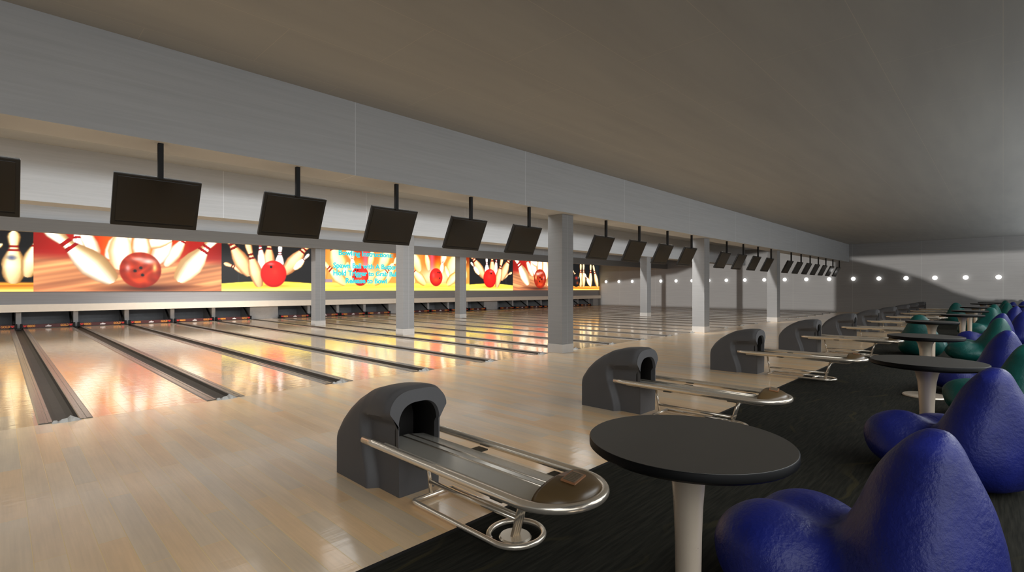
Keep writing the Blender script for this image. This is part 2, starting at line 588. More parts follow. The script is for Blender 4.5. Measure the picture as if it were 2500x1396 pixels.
# ------------------------------------------------------------------ pinsetter fronts
def text_mesh(body, size, extr, name, bold=0.0):
    cu = bpy.data.curves.new(name, 'FONT')
    cu.body = body
    cu.size = size
    cu.extrude = extr
    cu.offset = bold
    cu.align_x = 'CENTER'
    cu.align_y = 'CENTER'
    cu.resolution_u = 3
    o = bpy.data.objects.new(name, cu)
    COL.objects.link(o)
    dg = bpy.context.evaluated_depsgraph_get()
    me = bpy.data.meshes.new_from_object(o.evaluated_get(dg))
    bpy.data.objects.remove(o)
    bpy.data.curves.remove(cu)
    return me

def put_text(body, size, extr, name, mat, parent, loc, bold=0.0, width=None):
    me = text_mesh(body, size, extr, name, bold)
    me.transform(Matrix.Rotation(PI / 2, 4, 'X'))
    if width:
        xs = [v.co.x for v in me.vertices]
        me.transform(Matrix.Diagonal((width / (max(xs) - min(xs)), 1, 1, 1)))
    me.materials.clear()
    me.materials.append(mat)
    o = bpy.data.objects.new(name, me)
    COL.objects.link(o)
    o.parent = parent
    o.location = loc
    return o

def make_pinsetter():
    root = empty('pinsetter', (0, 0, 0))
    m = MB(); m.box(-0.78, 0.78, -0.05, 0.05, 0.02, 0.155, 0.008)
    bar = m.build('sweep_bar', MAROON, root)
    put_text('8800', 0.115, 0.003, 'lettering', GOLDT, bar, (-0.51, -0.053, 0.088), 0.004, 0.24)
    put_text('GOLD', 0.115, 0.003, 'lettering', GOLDT, bar, (0.50, -0.053, 0.088), 0.004, 0.26)
    for x in (-0.70, 0.70):
        m = MB()
        pts = [(-0.06, 0.11), (-0.045, 0.128), (-0.02, 0.128), (0.0, 0.112), (0.02, 0.128), (0.045, 0.128), (0.06, 0.11), (0.0, 0.045)]
        m.prism([(x + a, b) for a, b in pts], -0.058, -0.05)
        m.build('heart', REDT, bar)
    m = MB()
    pts = [(-0.1, 0.055), (-0.075, 0.095), (-0.045, 0.085), (-0.03, 0.12), (-0.008, 0.1), (0.0, 0.165), (0.012, 0.1), (0.035, 0.12), (0.045, 0.085), (0.08, 0.1), (0.1, 0.07), (0.06, 0.05)]
    m.prism(pts, -0.06, -0.048)
    m.build('emblem', WHITET, bar)
    for s in (-1, 1):
        m = MB(); m.box(s * 0.80 - 0.035, s * 0.80 + 0.035, -0.08, 0.07, 0.0, 0.19, 0.006)
        m.box(s * 0.66 - 0.055, s * 0.66 + 0.055, -0.22, -0.06, 0.013, 0.05)
        m.build('bracket', BLACK, root)
    m = MB(); m.tube([(0.73, 0.04, 0.16), (0.73, 1.15, 0.80)], 0.04, 8)
    m.build('sweep_arm', BLACK, root)
    return root
p0 = make_pinsetter()
for i, x in enumerate(LANES):
    o = p0 if i == 0 else copy_tree(p0)
    o.location = (x, 28.22, 0)
    tag(o, 'maroon sweep bar with gold lettering under the white ledge, ' + ORD[i] + ' counted from the left edge', 'pinsetter', 'maroon sweep bars at the lane ends')

# ------------------------------------------------------------------ murals (backlit pictures) painted onto a fine grid
W_HALF = 22.62
ZM = 2.95
def srgb2lin(a):
    return np.where(a <= 0.04045, a / 12.92, ((a + 0.055) / 1.055) ** 2.4)

class Art:
    def __init__(self, s0, s1, res=0.03):
        self.ns = int((s1 - s0) / res); self.nz = int(ZM / res)
        self.s, self.z = np.meshgrid(np.linspace(s0, s1, self.ns + 1), np.linspace(0, ZM, self.nz + 1))
        self.c = np.zeros(self.s.shape + (3,))
        rng = np.random.RandomState(3)
        self.rng = rng
    def fill(self, col):
        self.c[:] = np.array(col) / 255.0
    def over(self, a, col):
        a = np.clip(a, 0, 1)[..., None]
        col = np.asarray(col, dtype=float) / 255.0
        self.c = self.c * (1 - a) + col * a
    def soft(self, d, w=0.04):
        """coverage from a signed distance (negative inside)"""
        return np.clip(0.5 - d / w, 0, 1)
    def pin(self, base, head, fat=1.0, hi=(255, 246, 228), mid=(226, 184, 128), lo=(188, 118, 70), stripe=(205, 30, 34), edge=0.05, lit=-0.3, alpha=1.0):
        b = np.array(base, float); h = np.array(head, float)
        L = np.linalg.norm(h - b); d = (h - b) / L; n = np.array([-d[1], d[0]])
        ts = ((self.s - b[0]) * d[0] + (self.z - b[1]) * d[1]) / L
        q = (self.s - b[0]) * n[0] + (self.z - b[1]) * n[1]
        rp = np.interp(ts, [-0.02, 0.0, 0.03, 0.12, 0.3, 0.45, 0.56, 0.66, 0.72, 0.8, 0.88, 0.94, 0.98, 1.0, 1.02],
                       [0.0, 0.07, 0.09, 0.125, 0.157, 0.135, 0.098, 0.064, 0.062, 0.075, 0.084, 0.072, 0.045, 0.0, 0.0]) * L * fat
        inside = np.where((ts > -0.02) & (ts < 1.02), rp - np.abs(q), -1)
        a = np.clip(inside / edge, 0, 1) * alpha
        u = np.clip(q / np.maximum(rp, 1e-3), -1, 1)
        sh = np.clip((u - lit) * (u - lit), 0, 1.2) / 1.2
        col = np.array(hi)[None, None] * (1 - sh[..., None]) + np.array(mid)[None, None] * sh[..., None]
        e = np.clip((np.abs(u) - 0.5) / 0.5, 0, 1)[..., None] * 0.75
        col = col * (1 - e) + np.array(lo)[None, None] * e
        low = np.clip(0.32 - ts, 0, 0.32)[..., None] / 0.32 * 0.3
        col = col * (1 - low) + np.array(lo)[None, None] * low
        st = (((ts > 0.60) & (ts < 0.645)) | ((ts > 0.68) & (ts < 0.725)))
        col = np.where(st[..., None], np.array(stripe)[None, None] * (1 - 0.25 * np.abs(u))[..., None], col)
        A = a[..., None]
        self.c = self.c * (1 - A) + col / 255.0 * A
    def ball(self, c, rx, rz, col, dark, holes=(), spec=(), marble=0.0, hole=(28, 20, 20), hr=0.1):
        dx = (self.s - c[0]) / rx; dz = (self.z - c[1]) / rz
        r = np.sqrt(dx * dx + dz * dz)
        a = np.clip((1 - r) / 0.06, 0, 1)
        sh = np.clip(r * r * 0.75 + 0.25 * (-dz), 0, 1)
        base = np.array(col)[None, None] * (1 - sh[..., None]) + np.array(dark)[None, None] * sh[..., None]
        if marble:
            f = (np.sin(dx * 7 + 2.5 * np.sin(dz * 5)) * np.sin(dz * 6 + 2 * np.sin(dx * 4 + 1)) + 1) / 2
            base = base * (1 - marble * f[..., None]) + np.array((120, 24, 14))[None, None] * (marble * f[..., None])
        A = a[..., None]
        self.c = self.c * (1 - A) + base / 255.0 * A
        for (hx, hz, ax, az, cc, al) in spec:
            g = np.exp(-(((dx - hx) / ax) ** 2 + ((dz - hz) / az) ** 2)) * al * a
            self.over(g, cc)
        for hx, hz in holes:
            rr = np.sqrt((dx - hx) ** 2 + (dz - hz) ** 2)
            self.over(np.clip((hr - rr) / 0.04, 0, 1), hole)
    def fx(self):
        return self.s, self.z

def streaks(A, mask, cols, seed, slope=(3.0, 0.6)):
    rng = np.random.RandomState(seed)
    ph = rng.rand(6) * 6
    f = np.zeros_like(A.s)
    for k in range(6):
        f += np.sin(A.s * slope[1] * (1 + k * 0.7) + A.z * slope[0] * (1 + k * 1.3) + ph[k]) / (1 + 0.5 * k)
    f = (f - f.min()) / (f.max() - f.min())
    col = np.array(cols[0])[None, None] * (1 - f[..., None]) + np.array(cols[1])[None, None] * f[..., None]
    m_ = np.clip(mask, 0, 1)[..., None]
    A.c = A.c * (1 - m_) + col / 255.0 * m_

def art_p1():          # red hall, marbled ball among flying pins
    A = Art(10.54, 17.42)
    s, z = A.fx(); u = (17.42 - s) / 6.88
    A.fill((200, 40, 34))
    A.over(np.clip(1 - np.abs(u - 0.5) / 0.3, 0, 1) ** 0.7, (252, 104, 30))
    A.over(np.clip(1 - np.abs(u - 0.5) / 0.22, 0, 1) * np.clip(1 - np.abs(z - 1.9), 0, 1), (255, 130, 30))
    A.over(np.clip((np.abs(u - 0.5) - 0.38) / 0.12, 0, 1) * np.clip((z - 1.2) / 0.8, 0, 1) * 0.5, (128, 24, 24))
    streaks(A, np.clip((1.62 - z) / 0.35, 0, 1), ((196, 122, 84), (246, 164, 104)), 4, (5.0, 1.7))
    A.over(np.clip((0.35 - z) / 0.35, 0, 1) * 0.55, (240, 140, 92))
    A.over(np.exp(-((s - 13.6) / 1.5) ** 2 - ((z - 0.14) / 0.16) ** 2) * 0.85, (74, 34, 28))
    A.over(np.exp(-((s - 12.2) / 0.7) ** 2 - ((z - 0.22) / 0.07) ** 2) * 0.5, (120, 56, 36))
    A.pin((15.62, 1.0), (15.9, 3.45), 1.15, mid=(255, 226, 196))
    A.pin((15.0, 1.45), (13.9, 3.4), 1.2, hi=(255, 240, 226), mid=(240, 196, 170), lo=(236, 160, 130))
    A.pin((12.9, 1.2), (11.8, 3.1), 0.9, hi=(255, 240, 220), mid=(250, 210, 160))
    A.pin((13.35, 1.25), (12.45, 3.3), 1.1, hi=(255, 246, 236), mid=(240, 196, 160), lo=(232, 140, 110), lit=0.3)
    A.pin((13.75, 2.1), (12.0, 2.75), 1.1, hi=(255, 246, 226), mid=(250, 214, 160))
    A.pin((14.66, 1.0), (14.5, 3.55), 1.15, hi=(255, 238, 214), mid=(246, 190, 146), lo=(238, 140, 84), lit=0.3)
    A.pin((13.78, 1.3), (13.95, 3.55), 1.1, hi=(255, 250, 236), mid=(252, 220, 166))
    A.pin((15.95, 1.0), (16.15, 3.1), 0.9, hi=(255, 255, 250), mid=(250, 230, 200))
    A.pin((14.85, 0.45), (17.1, 2.75), 1.12, hi=(255, 252, 240), mid=(214, 176, 120), lo=(180, 124, 76), lit=-0.6)
    A.pin((12.4, 0.5), (10.7, 2.9), 1.15, hi=(255, 250, 236), mid=(210, 172, 120), lo=(214, 150, 88), lit=0.5)
    A.ball((13.86, 0.97), 0.80, 0.84, (232, 66, 30), (176, 36, 22),
           holes=((0.0, 0.12), (0.27, -0.05), (-0.08, -0.27)),
           spec=((-0.35, 0.48, 0.35, 0.16, (250, 190, 180), 0.9), (0.1, 0.6, 0.4, 0.12, (250, 170, 160), 0.8), (-0.66, 0.15, 0.12, 0.25, (255, 214, 130), 0.8),
                 (0.6, 0.1, 0.12, 0.2, (250, 190, 190), 0.7), (0, -0.55, 0.4, 0.2, (255, 84, 34), 0.8)), marble=0.55)
    return A

def art_p2():          # black ground, red ball, yellow floor
    A = Art(5.93, 10.54)
    s, z = A.fx()
    A.fill((33, 34, 36))
    A.over(np.exp(-((s - 9.75) / 0.04) ** 2) * 0.25, (90, 100, 104))
    fl = np.clip((0.46 - 0.02 * (s - 8) ** 2 + 0.08 - z) / 0.05, 0, 1)
    streaks(A, fl, ((255, 206, 62), (255, 236, 92)), 8, (14.0, 0.8))
    A.over(fl * np.clip((0.16 - z) / 0.1, 0, 1) * 0.6, (255, 250, 130))
    A.over(np.exp(-((s - 8.0) / 1.3) ** 2 - ((z - 0.27) / 0.09) ** 2) * 0.55, (214, 120, 50))
    P = dict(hi=(252, 214, 156), mid=(226, 158, 98), lo=(184, 100, 54), stripe=(170, 34, 28))
    A.pin((8.27, 0.9), (8.22, 3.1), 1.0, **P)
    A.pin((8.55, 0.95), (8.75, 2.98), 0.75, hi=(255, 240, 226), mid=(240, 196, 160), lo=(214, 140, 110), stripe=(196, 50, 60))
    A.pin((7.72, 1.1), (7.66, 2.5), 1.2, hi=(255, 255, 250), mid=(255, 240, 230), lo=(220, 190, 170), stripe=(200, 90, 90))
    A.pin((9.15, 0.95), (10.45, 1.42), 1.15, **P)
    A.pin((9.2, 0.82), (10.45, 3.05), 1.05, **P)
    A.pin((7.45, 0.95), (5.85, 2.95), 1.05, **P)
    A.pin((6.9, 1.2), (6.05, 2.1), 1.15, hi=(255, 250, 240), mid=(246, 206, 150), lo=(230, 160, 90), stripe=(170, 60, 60))
    A.pin((8.72, 0.24), (9.35, 2.62), 0.95, **P)
    A.ball((8.0, 0.92), 0.69, 0.74, (252, 34, 28), (212, 22, 24), holes=((0.2, 0.5),), hr=0.12,
           spec=((0.22, 0.72, 0.25, 0.1, (250, 120, 120), 0.8), (-0.1, 0.15, 0.2, 0.2, (255, 56, 40), 0.6)))
    return A

def art_p3():          # warm glow, red ball, yellow floor
    A = Art(0.0, 5.93)
    s, z = A.fx()
    A.fill((236, 150, 60))
    d = s - 2.88
    A.over(np.clip((z - 0.9) / 1.6, 0, 1) * np.exp(-((d + 0.15) / 0.75) ** 2), (206, 34, 14))
    A.over(np.exp(-((d + 0.35) / 0.22) ** 2) * np.clip((z - 1.0) / 0.5, 0, 1) * 0.8, (255, 84, 110))
    A.over(np.exp(-((d - 0.15) / 0.28) ** 2 - ((z - 1.6) / 0.5) ** 2) * 0.8, (255, 150, 10))
    A.over(np.exp(-((np.abs(d) - 2.9) / 0.5) ** 2) * np.clip((z - 1.6) / 0.8, 0, 1) * 0.9, (150, 34, 14))
    Y = dict(hi=(255, 236, 170), mid=(240, 184, 92), lo=(208, 122, 44))
    A.pin((4.0, 1.0), (4.9, 3.4), 1.5, **Y)
    A.pin((3.7, 1.7), (4.3, 0.4), 1.0, **Y)
    A.pin((1.5, 1.3), (0.5, 3.3), 1.3, **Y)
    A.pin((2.25, 1.4), (1.9, 3.2), 0.9, **Y)
    A.pin((3.4, 1.9), (3.9, 3.4), 1.2, hi=(255, 240, 190), mid=(250, 190, 130), lo=(230, 130, 90))
    A.pin((3.32, 1.2), (3.5, 2.4), 1.0, hi=(255, 255, 250), mid=(255, 236, 190), lo=(246, 196, 120))
    A.pin((2.6, 2.6), (2.5, 3.4), 1.2, **Y)
    A.pin((1.05, 0.5), (0.25, 2.2), 1.0, **Y)
    A.over(np.exp(-((d / 1.25) ** 2 + ((z - 0.95) / 0.55) ** 2)) * 0.75, (255, 244, 226))
    streaks(A, np.clip((0.52 - z) / 0.1, 0, 1), ((250, 206, 70), (255, 236, 96)), 5, (9.0, 0.6))
    A.pin((1.95, 0.42), (0.5, 1.75), 1.2, **Y)
    A.pin((3.85, 0.4), (5.35, 1.75), 1.2, **Y)
    A.pin((5.3, 0.5), (5.5, 2.3), 1.5, **Y)
    A.over((np.abs(s - 5.1) < 0.42) * (np.abs(z - 0.6) < 0.09) * 0.8, (176, 160, 200))
    A.over((np.abs(s - 0.16) < 0.2) * (np.abs(z - 0.62) < 0.14) * 0.8, (190, 150, 190))
    A.over(np.exp(-((d / 1.7) ** 2 + ((z - 0.3) / 0.06) ** 2)) * 0.55, (230, 146, 50))
    A.over(np.exp(-(((d - 1.5) / 0.5) ** 2 + ((z - 0.24) / 0.05) ** 2)) * 0.4, (230, 130, 50))
    A.ball((2.88, 0.92), 0.57, 0.64, (246, 40, 34), (206, 28, 26), holes=((0.3, 0.52), (0.55, 0.5), (0.55, -0.1)), hr=0.1,
           spec=((0, -0.3, 0.5, 0.25, (255, 84, 34), 0.7), (-0.4, 0.2, 0.2, 0.3, (250, 110, 110), 0.5)))
    return A

def art_p0():          # black ground, standing pins, black ball
    A = Art(17.42, 22.62)
    s, z = A.fx()
    A.fill((24, 26, 28))
    A.over(np.exp(-((s - 22.2) / 0.5) ** 2) * 0.4, (60, 70, 72))
    fl = np.clip((0.4 - z) / 0.05, 0, 1)
    streaks(A, fl, ((216, 122, 34), (252, 178, 62)), 6, (12.0, 0.5))
    A.over(np.clip((0.14 - z) / 0.1, 0, 1) * 0.7, (255, 214, 120))
    P = dict(hi=(250, 232, 180), mid=(220, 172, 98), lo=(170, 98, 40), stripe=(196, 44, 34))
    A.pin((18.0, 0.34), (17.98, 2.44), 1.22, **P)
    A.over(np.exp(-((s - 18.05) / 0.12) ** 2 - ((z - 1.35) / 0.09) ** 2) * 0.8, (70, 84, 150))
    A.pin((17.6, 0.6), (17.2, 2.6), 1.0, **P)
    A.pin((19.6, 0.3), (19.62, 2.5), 1.0, **P)
    A.pin((20.05, 0.3), (20.06, 2.52), 1.0, **P)
    A.pin((21.15, 0.3), (21.2, 2.5), 1.0, **P)
    A.pin((22.35, 0.3), (21.6, 2.4), 1.0, **P)
    A.pin((21.2, 0.42), (20.2, 1.55), 1.2, hi=(255, 255, 246), mid=(246, 220, 150), lo=(226, 160, 70))
    A.pin((19.2, 1.0), (18.3, 1.9), 1.0, **P)
    A.ball((18.92, 0.9), 0.62, 0.62, (36, 34, 36), (14, 14, 16), spec=((0.05, 0.35, 0.3, 0.2, (240, 60, 40), 0.9), (0.55, 0.4, 0.15, 0.15, (200, 210, 220), 0.7), (0.3, -0.4, 0.25, 0.2, (214, 90, 40), 0.8)))
    return A

MURAL = mat_mural()
X_MID = 18.43
def panel(A, side, lab):
    ns, nz = A.ns, A.nz
    x = X_MID + side * A.s
    n = (ns + 1) * (nz + 1)
    co = np.stack([x, np.full_like(x, YF - 0.035), A.z + 1.49], axis=-1).reshape(-1, 3)
    idx = np.arange(n).reshape(nz + 1, ns + 1)
    a, b, c_, d_ = idx[:-1, :-1].ravel(), idx[:-1, 1:].ravel(), idx[1:, 1:].ravel(), idx[1:, :-1].ravel()
    quads = np.stack([a, b, c_, d_] if side > 0 else [b, a, d_, c_], axis=-1)
    # solid edge: the four corners at the wall close the board
    s0, s1 = x.min(), x.max()
    yw = YF - 0.004
    ext = np.array([(s0, yw, 1.49), (s1, yw, 1.49), (s1, yw, 1.49 + ZM), (s0, yw, 1.49 + ZM)])
    lo = (idx[0, 0], idx[0, -1], idx[-1, -1], idx[-1, 0]) if side > 0 else (idx[0, -1], idx[0, 0], idx[-1, 0], idx[-1, -1])
    co = np.vstack([co, ext])
    sides = [(lo[0], lo[1], n + 1, n), (lo[1], lo[2], n + 2, n + 1), (lo[2], lo[3], n + 3, n + 2), (lo[3], lo[0], n, n + 3)]
    me = bpy.data.meshes.new('mural')
    me.from_pydata(co.tolist(), [], quads.tolist() + [tuple(int(v) for v in q) for q in sides])
    ca = me.color_attributes.new('Col', 'FLOAT_COLOR', 'POINT')
    col = np.ones((n + 4, 4), dtype=np.float32)
    lc = srgb2lin(np.clip(A.c, 0, 1.2))
    lum = lc.max(axis=-1, keepdims=True) * 0.6 + lc.mean(axis=-1, keepdims=True) * 0.4
    g = np.clip((lum - 0.45) / 0.45, 0, 1)
    lc = lc * (1.06 + 1.1 * g * g * (3 - 2 * g))       # extra glow put into pale areas to strengthen their reflection in the lanes
    col[:n, :3] = lc.reshape(-1, 3)
    col[n:, :3] = 0.02
    ca.data.foreach_set('color', col.ravel())
    me.materials.append(MURAL)
    o = bpy.data.objects.new('mural', me)
    COL.objects.link(o)
    tag(o, lab, 'mural', 'backlit bowling murals on the far wall')
for fn, labs in ((art_p0, ('backlit mural of one tall pin on black at the left edge', 'backlit mural of standing pins and a black ball beside the end wall')),
                 (art_p1, ('widest mural, marbled red ball rolling into pins on an orange floor', 'mural of a marbled red ball, partly behind the broad grey column')),
                 (art_p2, ('mural of a bright red ball and scattered pins on black, left of the lettering', 'narrow mural of a bright red ball and pins on black, right of the lettering')),
                 (art_p3, ('yellow mural with red ball carrying the cyan lettering', 'yellow mural with red ball and no lettering, between two columns'))):
    A = fn()
    panel(A, -1, labs[0])
    panel(A, 1, labs[1])

root = empty('lettering_sign', (15.95, YF - 0.09, 1.49))
for body, z, w in (('Bowling Instructions:', 3.74, 3.7), ('Spawn Ball with A Button', 2.98, 4.35), ('Hold Trigger to Grab Ball', 2.53, 4.35), ('Release to Bowl', 2.08, 2.8)):
    put_text(body, 0.43, 0.012, 'lettering', CYAN, root, (0, 0, z - 1.49), 0.014, w)
tag(root, 'four lines of cyan lettering headed Bowling Instructions on the yellow mural', 'lettering')

# ------------------------------------------------------------------ monitors hung under the front beam
def make_monitor():
    root = empty('monitor', (0, 0, 0))
    m = MB(); m.box(-0.03, 0.03, -0.03, 0.03, 3.0, 3.46, 0.004)
    m.build('pole', BLACK, root)
    R = Matrix.Translation((0, 0.02, 3.03)) @ Matrix.Rotation(math.radians(26), 4, 'X')
    def tilt(o):
        o.data.transform(R)
        return o
    m = MB(); m.box(-0.47, 0.47, -0.02, 0.04, -0.68, 0.0, 0.008)
    m.box(-0.05, 0.05, 0.02, 0.09, -0.3, -0.02)
    body = tilt(m.build('housing', BEZEL, root))
    m = MB(); m.box(-0.43, 0.43, -0.026, -0.018, -0.61, -0.035, 0.003)
    tilt(m.build('screen', SCREEN, root))
    m = MB(); m.box(-0.43, 0.43, -0.024, -0.019, -0.632, -0.622)
    tilt(m.build('bezel_slot', BLACK, body))
    return root
mx = [x for x in LANES]
m0 = make_monitor()
for i, x in enumerate(mx):
    o = m0 if i == 0 else copy_tree(m0)
    o.location = (x, 7.72, 0)
    lab = 'dark monitor hanging under the deep beam, cut by the left edge' if i == 0 else 'dark monitor hanging under the deep beam, ' + ORD[i] + ' counted from the left edge'
    tag(o, lab, 'monitor', 'dark monitors hanging over the foul line')

# ------------------------------------------------------------------ round lamps on the end wall
l0 = empty('wall_lamp', (0, 0, 0))
m = MB(); m.ellipsoid((-0.10, 0, 0), (0.1, 0.135, 0.135), 20, 12)
m.build('globe', GLOBE, l0)
m = MB(); m.tube([(-0.06, 0, 0), (0.0, 0, 0)], 0.09, 16)
m.build('mount', PLINTH, l0)
ly = [0.19 + 1.43 * k for k in range(20)]
for i, y in enumerate(ly):
    o = l0 if i == 0 else copy_tree(l0)
    o.location = (XR, y, 2.29)
    lab = 'small round white lamp on the end wall, ' + ORD[i] + ' counted from the right edge' if i else 'small round white lamp on the end wall at the right edge'
    tag(o, lab, 'wall lamp', 'row of round lamps on the end wall')

# ------------------------------------------------------------------ ball returns
def smooth01(a, b, x):
    t = min(1, max(0, (x - a) / (b - a)))
    return t * t * (3 - 2 * t)

def make_return():
    root = empty('ball_return', (0, 0, 0))
    # hood: arch sections from the back (y=.84) to the front lip (y=0)
    N = 101
    ys = [0.86, 0.85, 0.83, 0.80, 0.76, 0.71, 0.66, 0.60, 0.55] + [0.52 - 0.012 * k for k in range(21)] + [0.25, 0.21, 0.17, 0.13, 0.09, 0.06, 0.035, 0.015, 0.005, 0.0]
    def hgt(y):
        return float(np.interp(y, [0.0, 0.15, 0.3, 0.45, 0.6, 0.72, 0.8, 0.86], [0.835, 0.832, 0.815, 0.775, 0.70, 0.62, 0.54, 0.45]))
    def arch(y):
        h = hgt(y)
        w = 0.262 + 0.03 * smooth01(0.45, 0.0, y)
        rise = min(0.26, h * 0.42)
        pts = []
        for k in range(N):
            t = k / (N - 1)
            if t < 0.34:
                x, z = -w, (h - rise) * t / 0.34
            elif t > 0.66:
                x, z = w, (h - rise) * (1 - t) / 0.34
            else:
                a = PI * (1 - (t - 0.34) / 0.32)
                ca, sa = math.cos(a), math.sin(a)
                x = w * math.copysign(abs(ca) ** 0.62, ca)
                z = h - rise + rise * abs(sa) ** 0.72
            # lower front is let in behind a raised edge
            edge_y = 0.335 + 0.12 * smooth01(0.0, 0.5, z)
            top_z = 0.58 + 0.02 * (1 - y / 0.45)
            k1 = smooth01(edge_y + 0.02, edge_y - 0.05, y) * smooth01(top_z + 0.02 + 0.05 * smooth01(0.2, 0.0, y), top_z - 0.06, z)
            x -= math.copysign(min(abs(x), (0.075 + (w - 0.262)) * k1), x)
            f = smooth01(0.06, 0.0, y)
            x *= 1 - 0.06 * f * smooth01(0.52, 0.66, z)
            z -= 0.022 * f * smooth01(0.6, 0.82, z)
            pts.append((x, y, z))
        return pts
    m = MB()
    rows = [[m.b.verts.new(p) for p in arch(y)] for y in ys]
    for A, B in zip(rows[:-1], rows[1:]):
        for k in range(N - 1):
            f = m.b.faces.new([A[k], A[k + 1], B[k + 1], B[k]])
            f.smooth = True
    m.b.faces.new(rows[0])                                  # back
    # front frame round the mouth
    inner = []
    for k in range(N):
        t = k / (N - 1)
        w, h0, h1, rise = 0.195, 0.36, 0.715, 0.2
        if t < 0.34:
            x, z = -w, h0 + (h1 - rise - h0) * t / 0.34
        elif t > 0.66:
            x, z = w, h0 + (h1 - rise - h0) * (1 - t) / 0.34
        else:
            a = PI * (1 - (t - 0.34) / 0.32)
            ca, sa = math.cos(a), math.sin(a)
            x = w * math.copysign(abs(ca) ** 0.7, ca)
            z = h1 - rise + rise * abs(sa) ** 0.8
        inner.append((x, z))
    F = rows[-1]
    r1 = [m.b.verts.new((x, -0.004, z)) for x, z in inner]
    r2 = [m.b.verts.new((x * 0.97, 0.04, z - 0.008)) for x, z in inner]
    for A, B in ((F, r1), (r1, r2)):
        for k in range(N - 1):
            f = m.b.faces.new([A[k], A[k + 1], B[k + 1], B[k]])
            f.smooth = False
    m.b.faces.new([F[0], r1[0], r1[-1], F[-1]])
    m.b.faces.new([r1[0], r2[0], r2[-1], r1[-1]])
    hood = m.build('hood', HOOD, root, sharp=42)
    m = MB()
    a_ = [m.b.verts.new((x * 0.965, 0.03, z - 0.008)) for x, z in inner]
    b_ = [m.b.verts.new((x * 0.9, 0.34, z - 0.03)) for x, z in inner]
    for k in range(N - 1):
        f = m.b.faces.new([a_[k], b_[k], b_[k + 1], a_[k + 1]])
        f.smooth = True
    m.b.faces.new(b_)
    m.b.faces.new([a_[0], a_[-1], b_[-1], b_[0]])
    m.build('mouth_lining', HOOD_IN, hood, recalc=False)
    # bent rail round the tray
    yc = -1.37
    pts = [(-0.31, y, 0.41) for y in np.linspace(0.31, yc, 12)]
    pts += [(-0.31 * math.cos(a), yc - 0.30 * math.sin(a), 0.41) for a in np.linspace(0.12, PI - 0.12, 20)]
    pts += [(0.31, y, 0.41) for y in np.linspace(yc, 0.31, 12)]
    m = MB(); m.tube(pts, 0.029, 14)
    rail = m.build('rail', CHROME, root)
    # ball tray: two slightly sloping steel runs with a raised middle line
    m = MB()
    pr = [(-0.205, 0.372), (-0.19, 0.384), (-0.03, 0.408), (0.03, 0.408), (0.19, 0.384), (0.205, 0.372), (0.2, 0.35), (0.0, 0.372), (-0.2, 0.35)]
    m.prism(pr, 0.2, -1.45)
    tray = m.build('ball_tray', STEEL, root)
    for x in (-0.035, 0.035):
        m = MB(); m.tube([(x, 0.2, 0.408), (x, -1.40, 0.408)], 0.007, 8)
        m.build('tray_bead', CHROME, tray)
    for y in (-0.42, -1.18):
        for s in (-1, 1):
            m = MB(); m.box(min(s * 0.19, s * 0.3), max(s * 0.19, s * 0.3), y - 0.05, y + 0.05, 0.362, 0.372)
            m.build('tray_bracket', DARK, root)
    # brown nose cap with a vent plate
    m = MB()
    nu, nv = 24, 10
    grid = []
    for j in range(nv + 1):
        b = j / nv * PI / 2
        grid.append([m.b.verts.new((0.27 * math.cos(b) * -math.cos(PI * i / nu), -1.43 - 0.225 * math.cos(b) ** 0.8 * math.sin(PI * i / nu), 0.395 + 0.115 * math.sin(b) ** 0.8)) for i in range(nu + 1)])
    for j in range(nv):
        for i in range(nu):
            try:
                f = m.b.faces.new([grid[j][i], grid[j][i + 1], grid[j + 1][i + 1], grid[j + 1][i]])
                f.smooth = True
            except ValueError:
                pass
    bmesh.ops.remove_doubles(m.b, verts=list(m.b.verts), dist=1e-4)
    eds = [e for e in m.b.edges if e.is_boundary]
    bmesh.ops.holes_fill(m.b, edges=eds)
    nose = m.build('nose_cap', NOSE, root)
    M = Matrix.Translation((0.0, -1.52, 0.508)) @ Matrix.Rotation(math.radians(7), 4, 'X') @ Matrix.Rotation(math.radians(12), 4, 'Z')
    m = MB(); m.box(-0.075, 0.075, -0.045, 0.045, -0.006, 0.004)
    o = m.build('vent_plate', VENT_RIM, nose); o.data.transform(M)
    m = MB(); m.box(-0.066, 0.066, -0.037, 0.037, 0.003, 0.006)
    for k in range(7):
        m.box(-0.06 + k * 0.018, -0.054 + k * 0.018, -0.033, 0.033, 0.006, 0.009)
    o = m.build('vent_grille', VENT, nose); o.data.transform(M)
    # under-tray box at the nose
    m = MB(); m.prism([(-1.52, 0.385), (-1.44, 0.33), (-1.18, 0.33), (-1.12, 0.372)], -0.12, 0.12, axis='x')
    m.build('tray_box', CHROME, root)
    # floor frame: bar loop with a ring end
    rc, rr = (0.0, -1.06), 0.185
    pts = [(0.18, -0.18, 0.03), (0.0, -0.18, 0.03), (-0.17, -0.18, 0.03), (-0.185, -0.195, 0.03)]
    pts += [(-0.185, y, 0.03) for y in np.linspace(-0.25, rc[1], 8)]
    pts += [(rc[0] - rr * math.cos(a), rc[1] - rr * 0.92 * math.sin(a), 0.03) for a in np.linspace(0.15, PI, 16)]
    pts += [(rc[0] + rr * math.cos(a), rc[1] + rr * 0.92 * math.sin(a), 0.03) for a in np.linspace(0.15, PI - 0.35, 14)]
    m = MB(); m.tube(pts, 0.019, 10)
    m.tube([(0.185, -0.18, 0.03), (0.185, -0.95, 0.03)], 0.017, 10)
    frame = m.build('floor_frame', CHROME, root)
    m = MB(); m.lathe([(0.0, 0.0), (0.105, 0.0), (0.105, 0.02), (0.095, 0.03), (0.0, 0.03)], -0.02, -1.07, 24)
    m.build('foot_disc', CHROME, root, sharp=40)
    m = MB()
    for dx in (-0.022, 0.0, 0.022):
        m.tube([(-0.02 + dx, -1.07, 0.025), (0.0 + dx, -1.16, 0.365)], 0.016, 8)
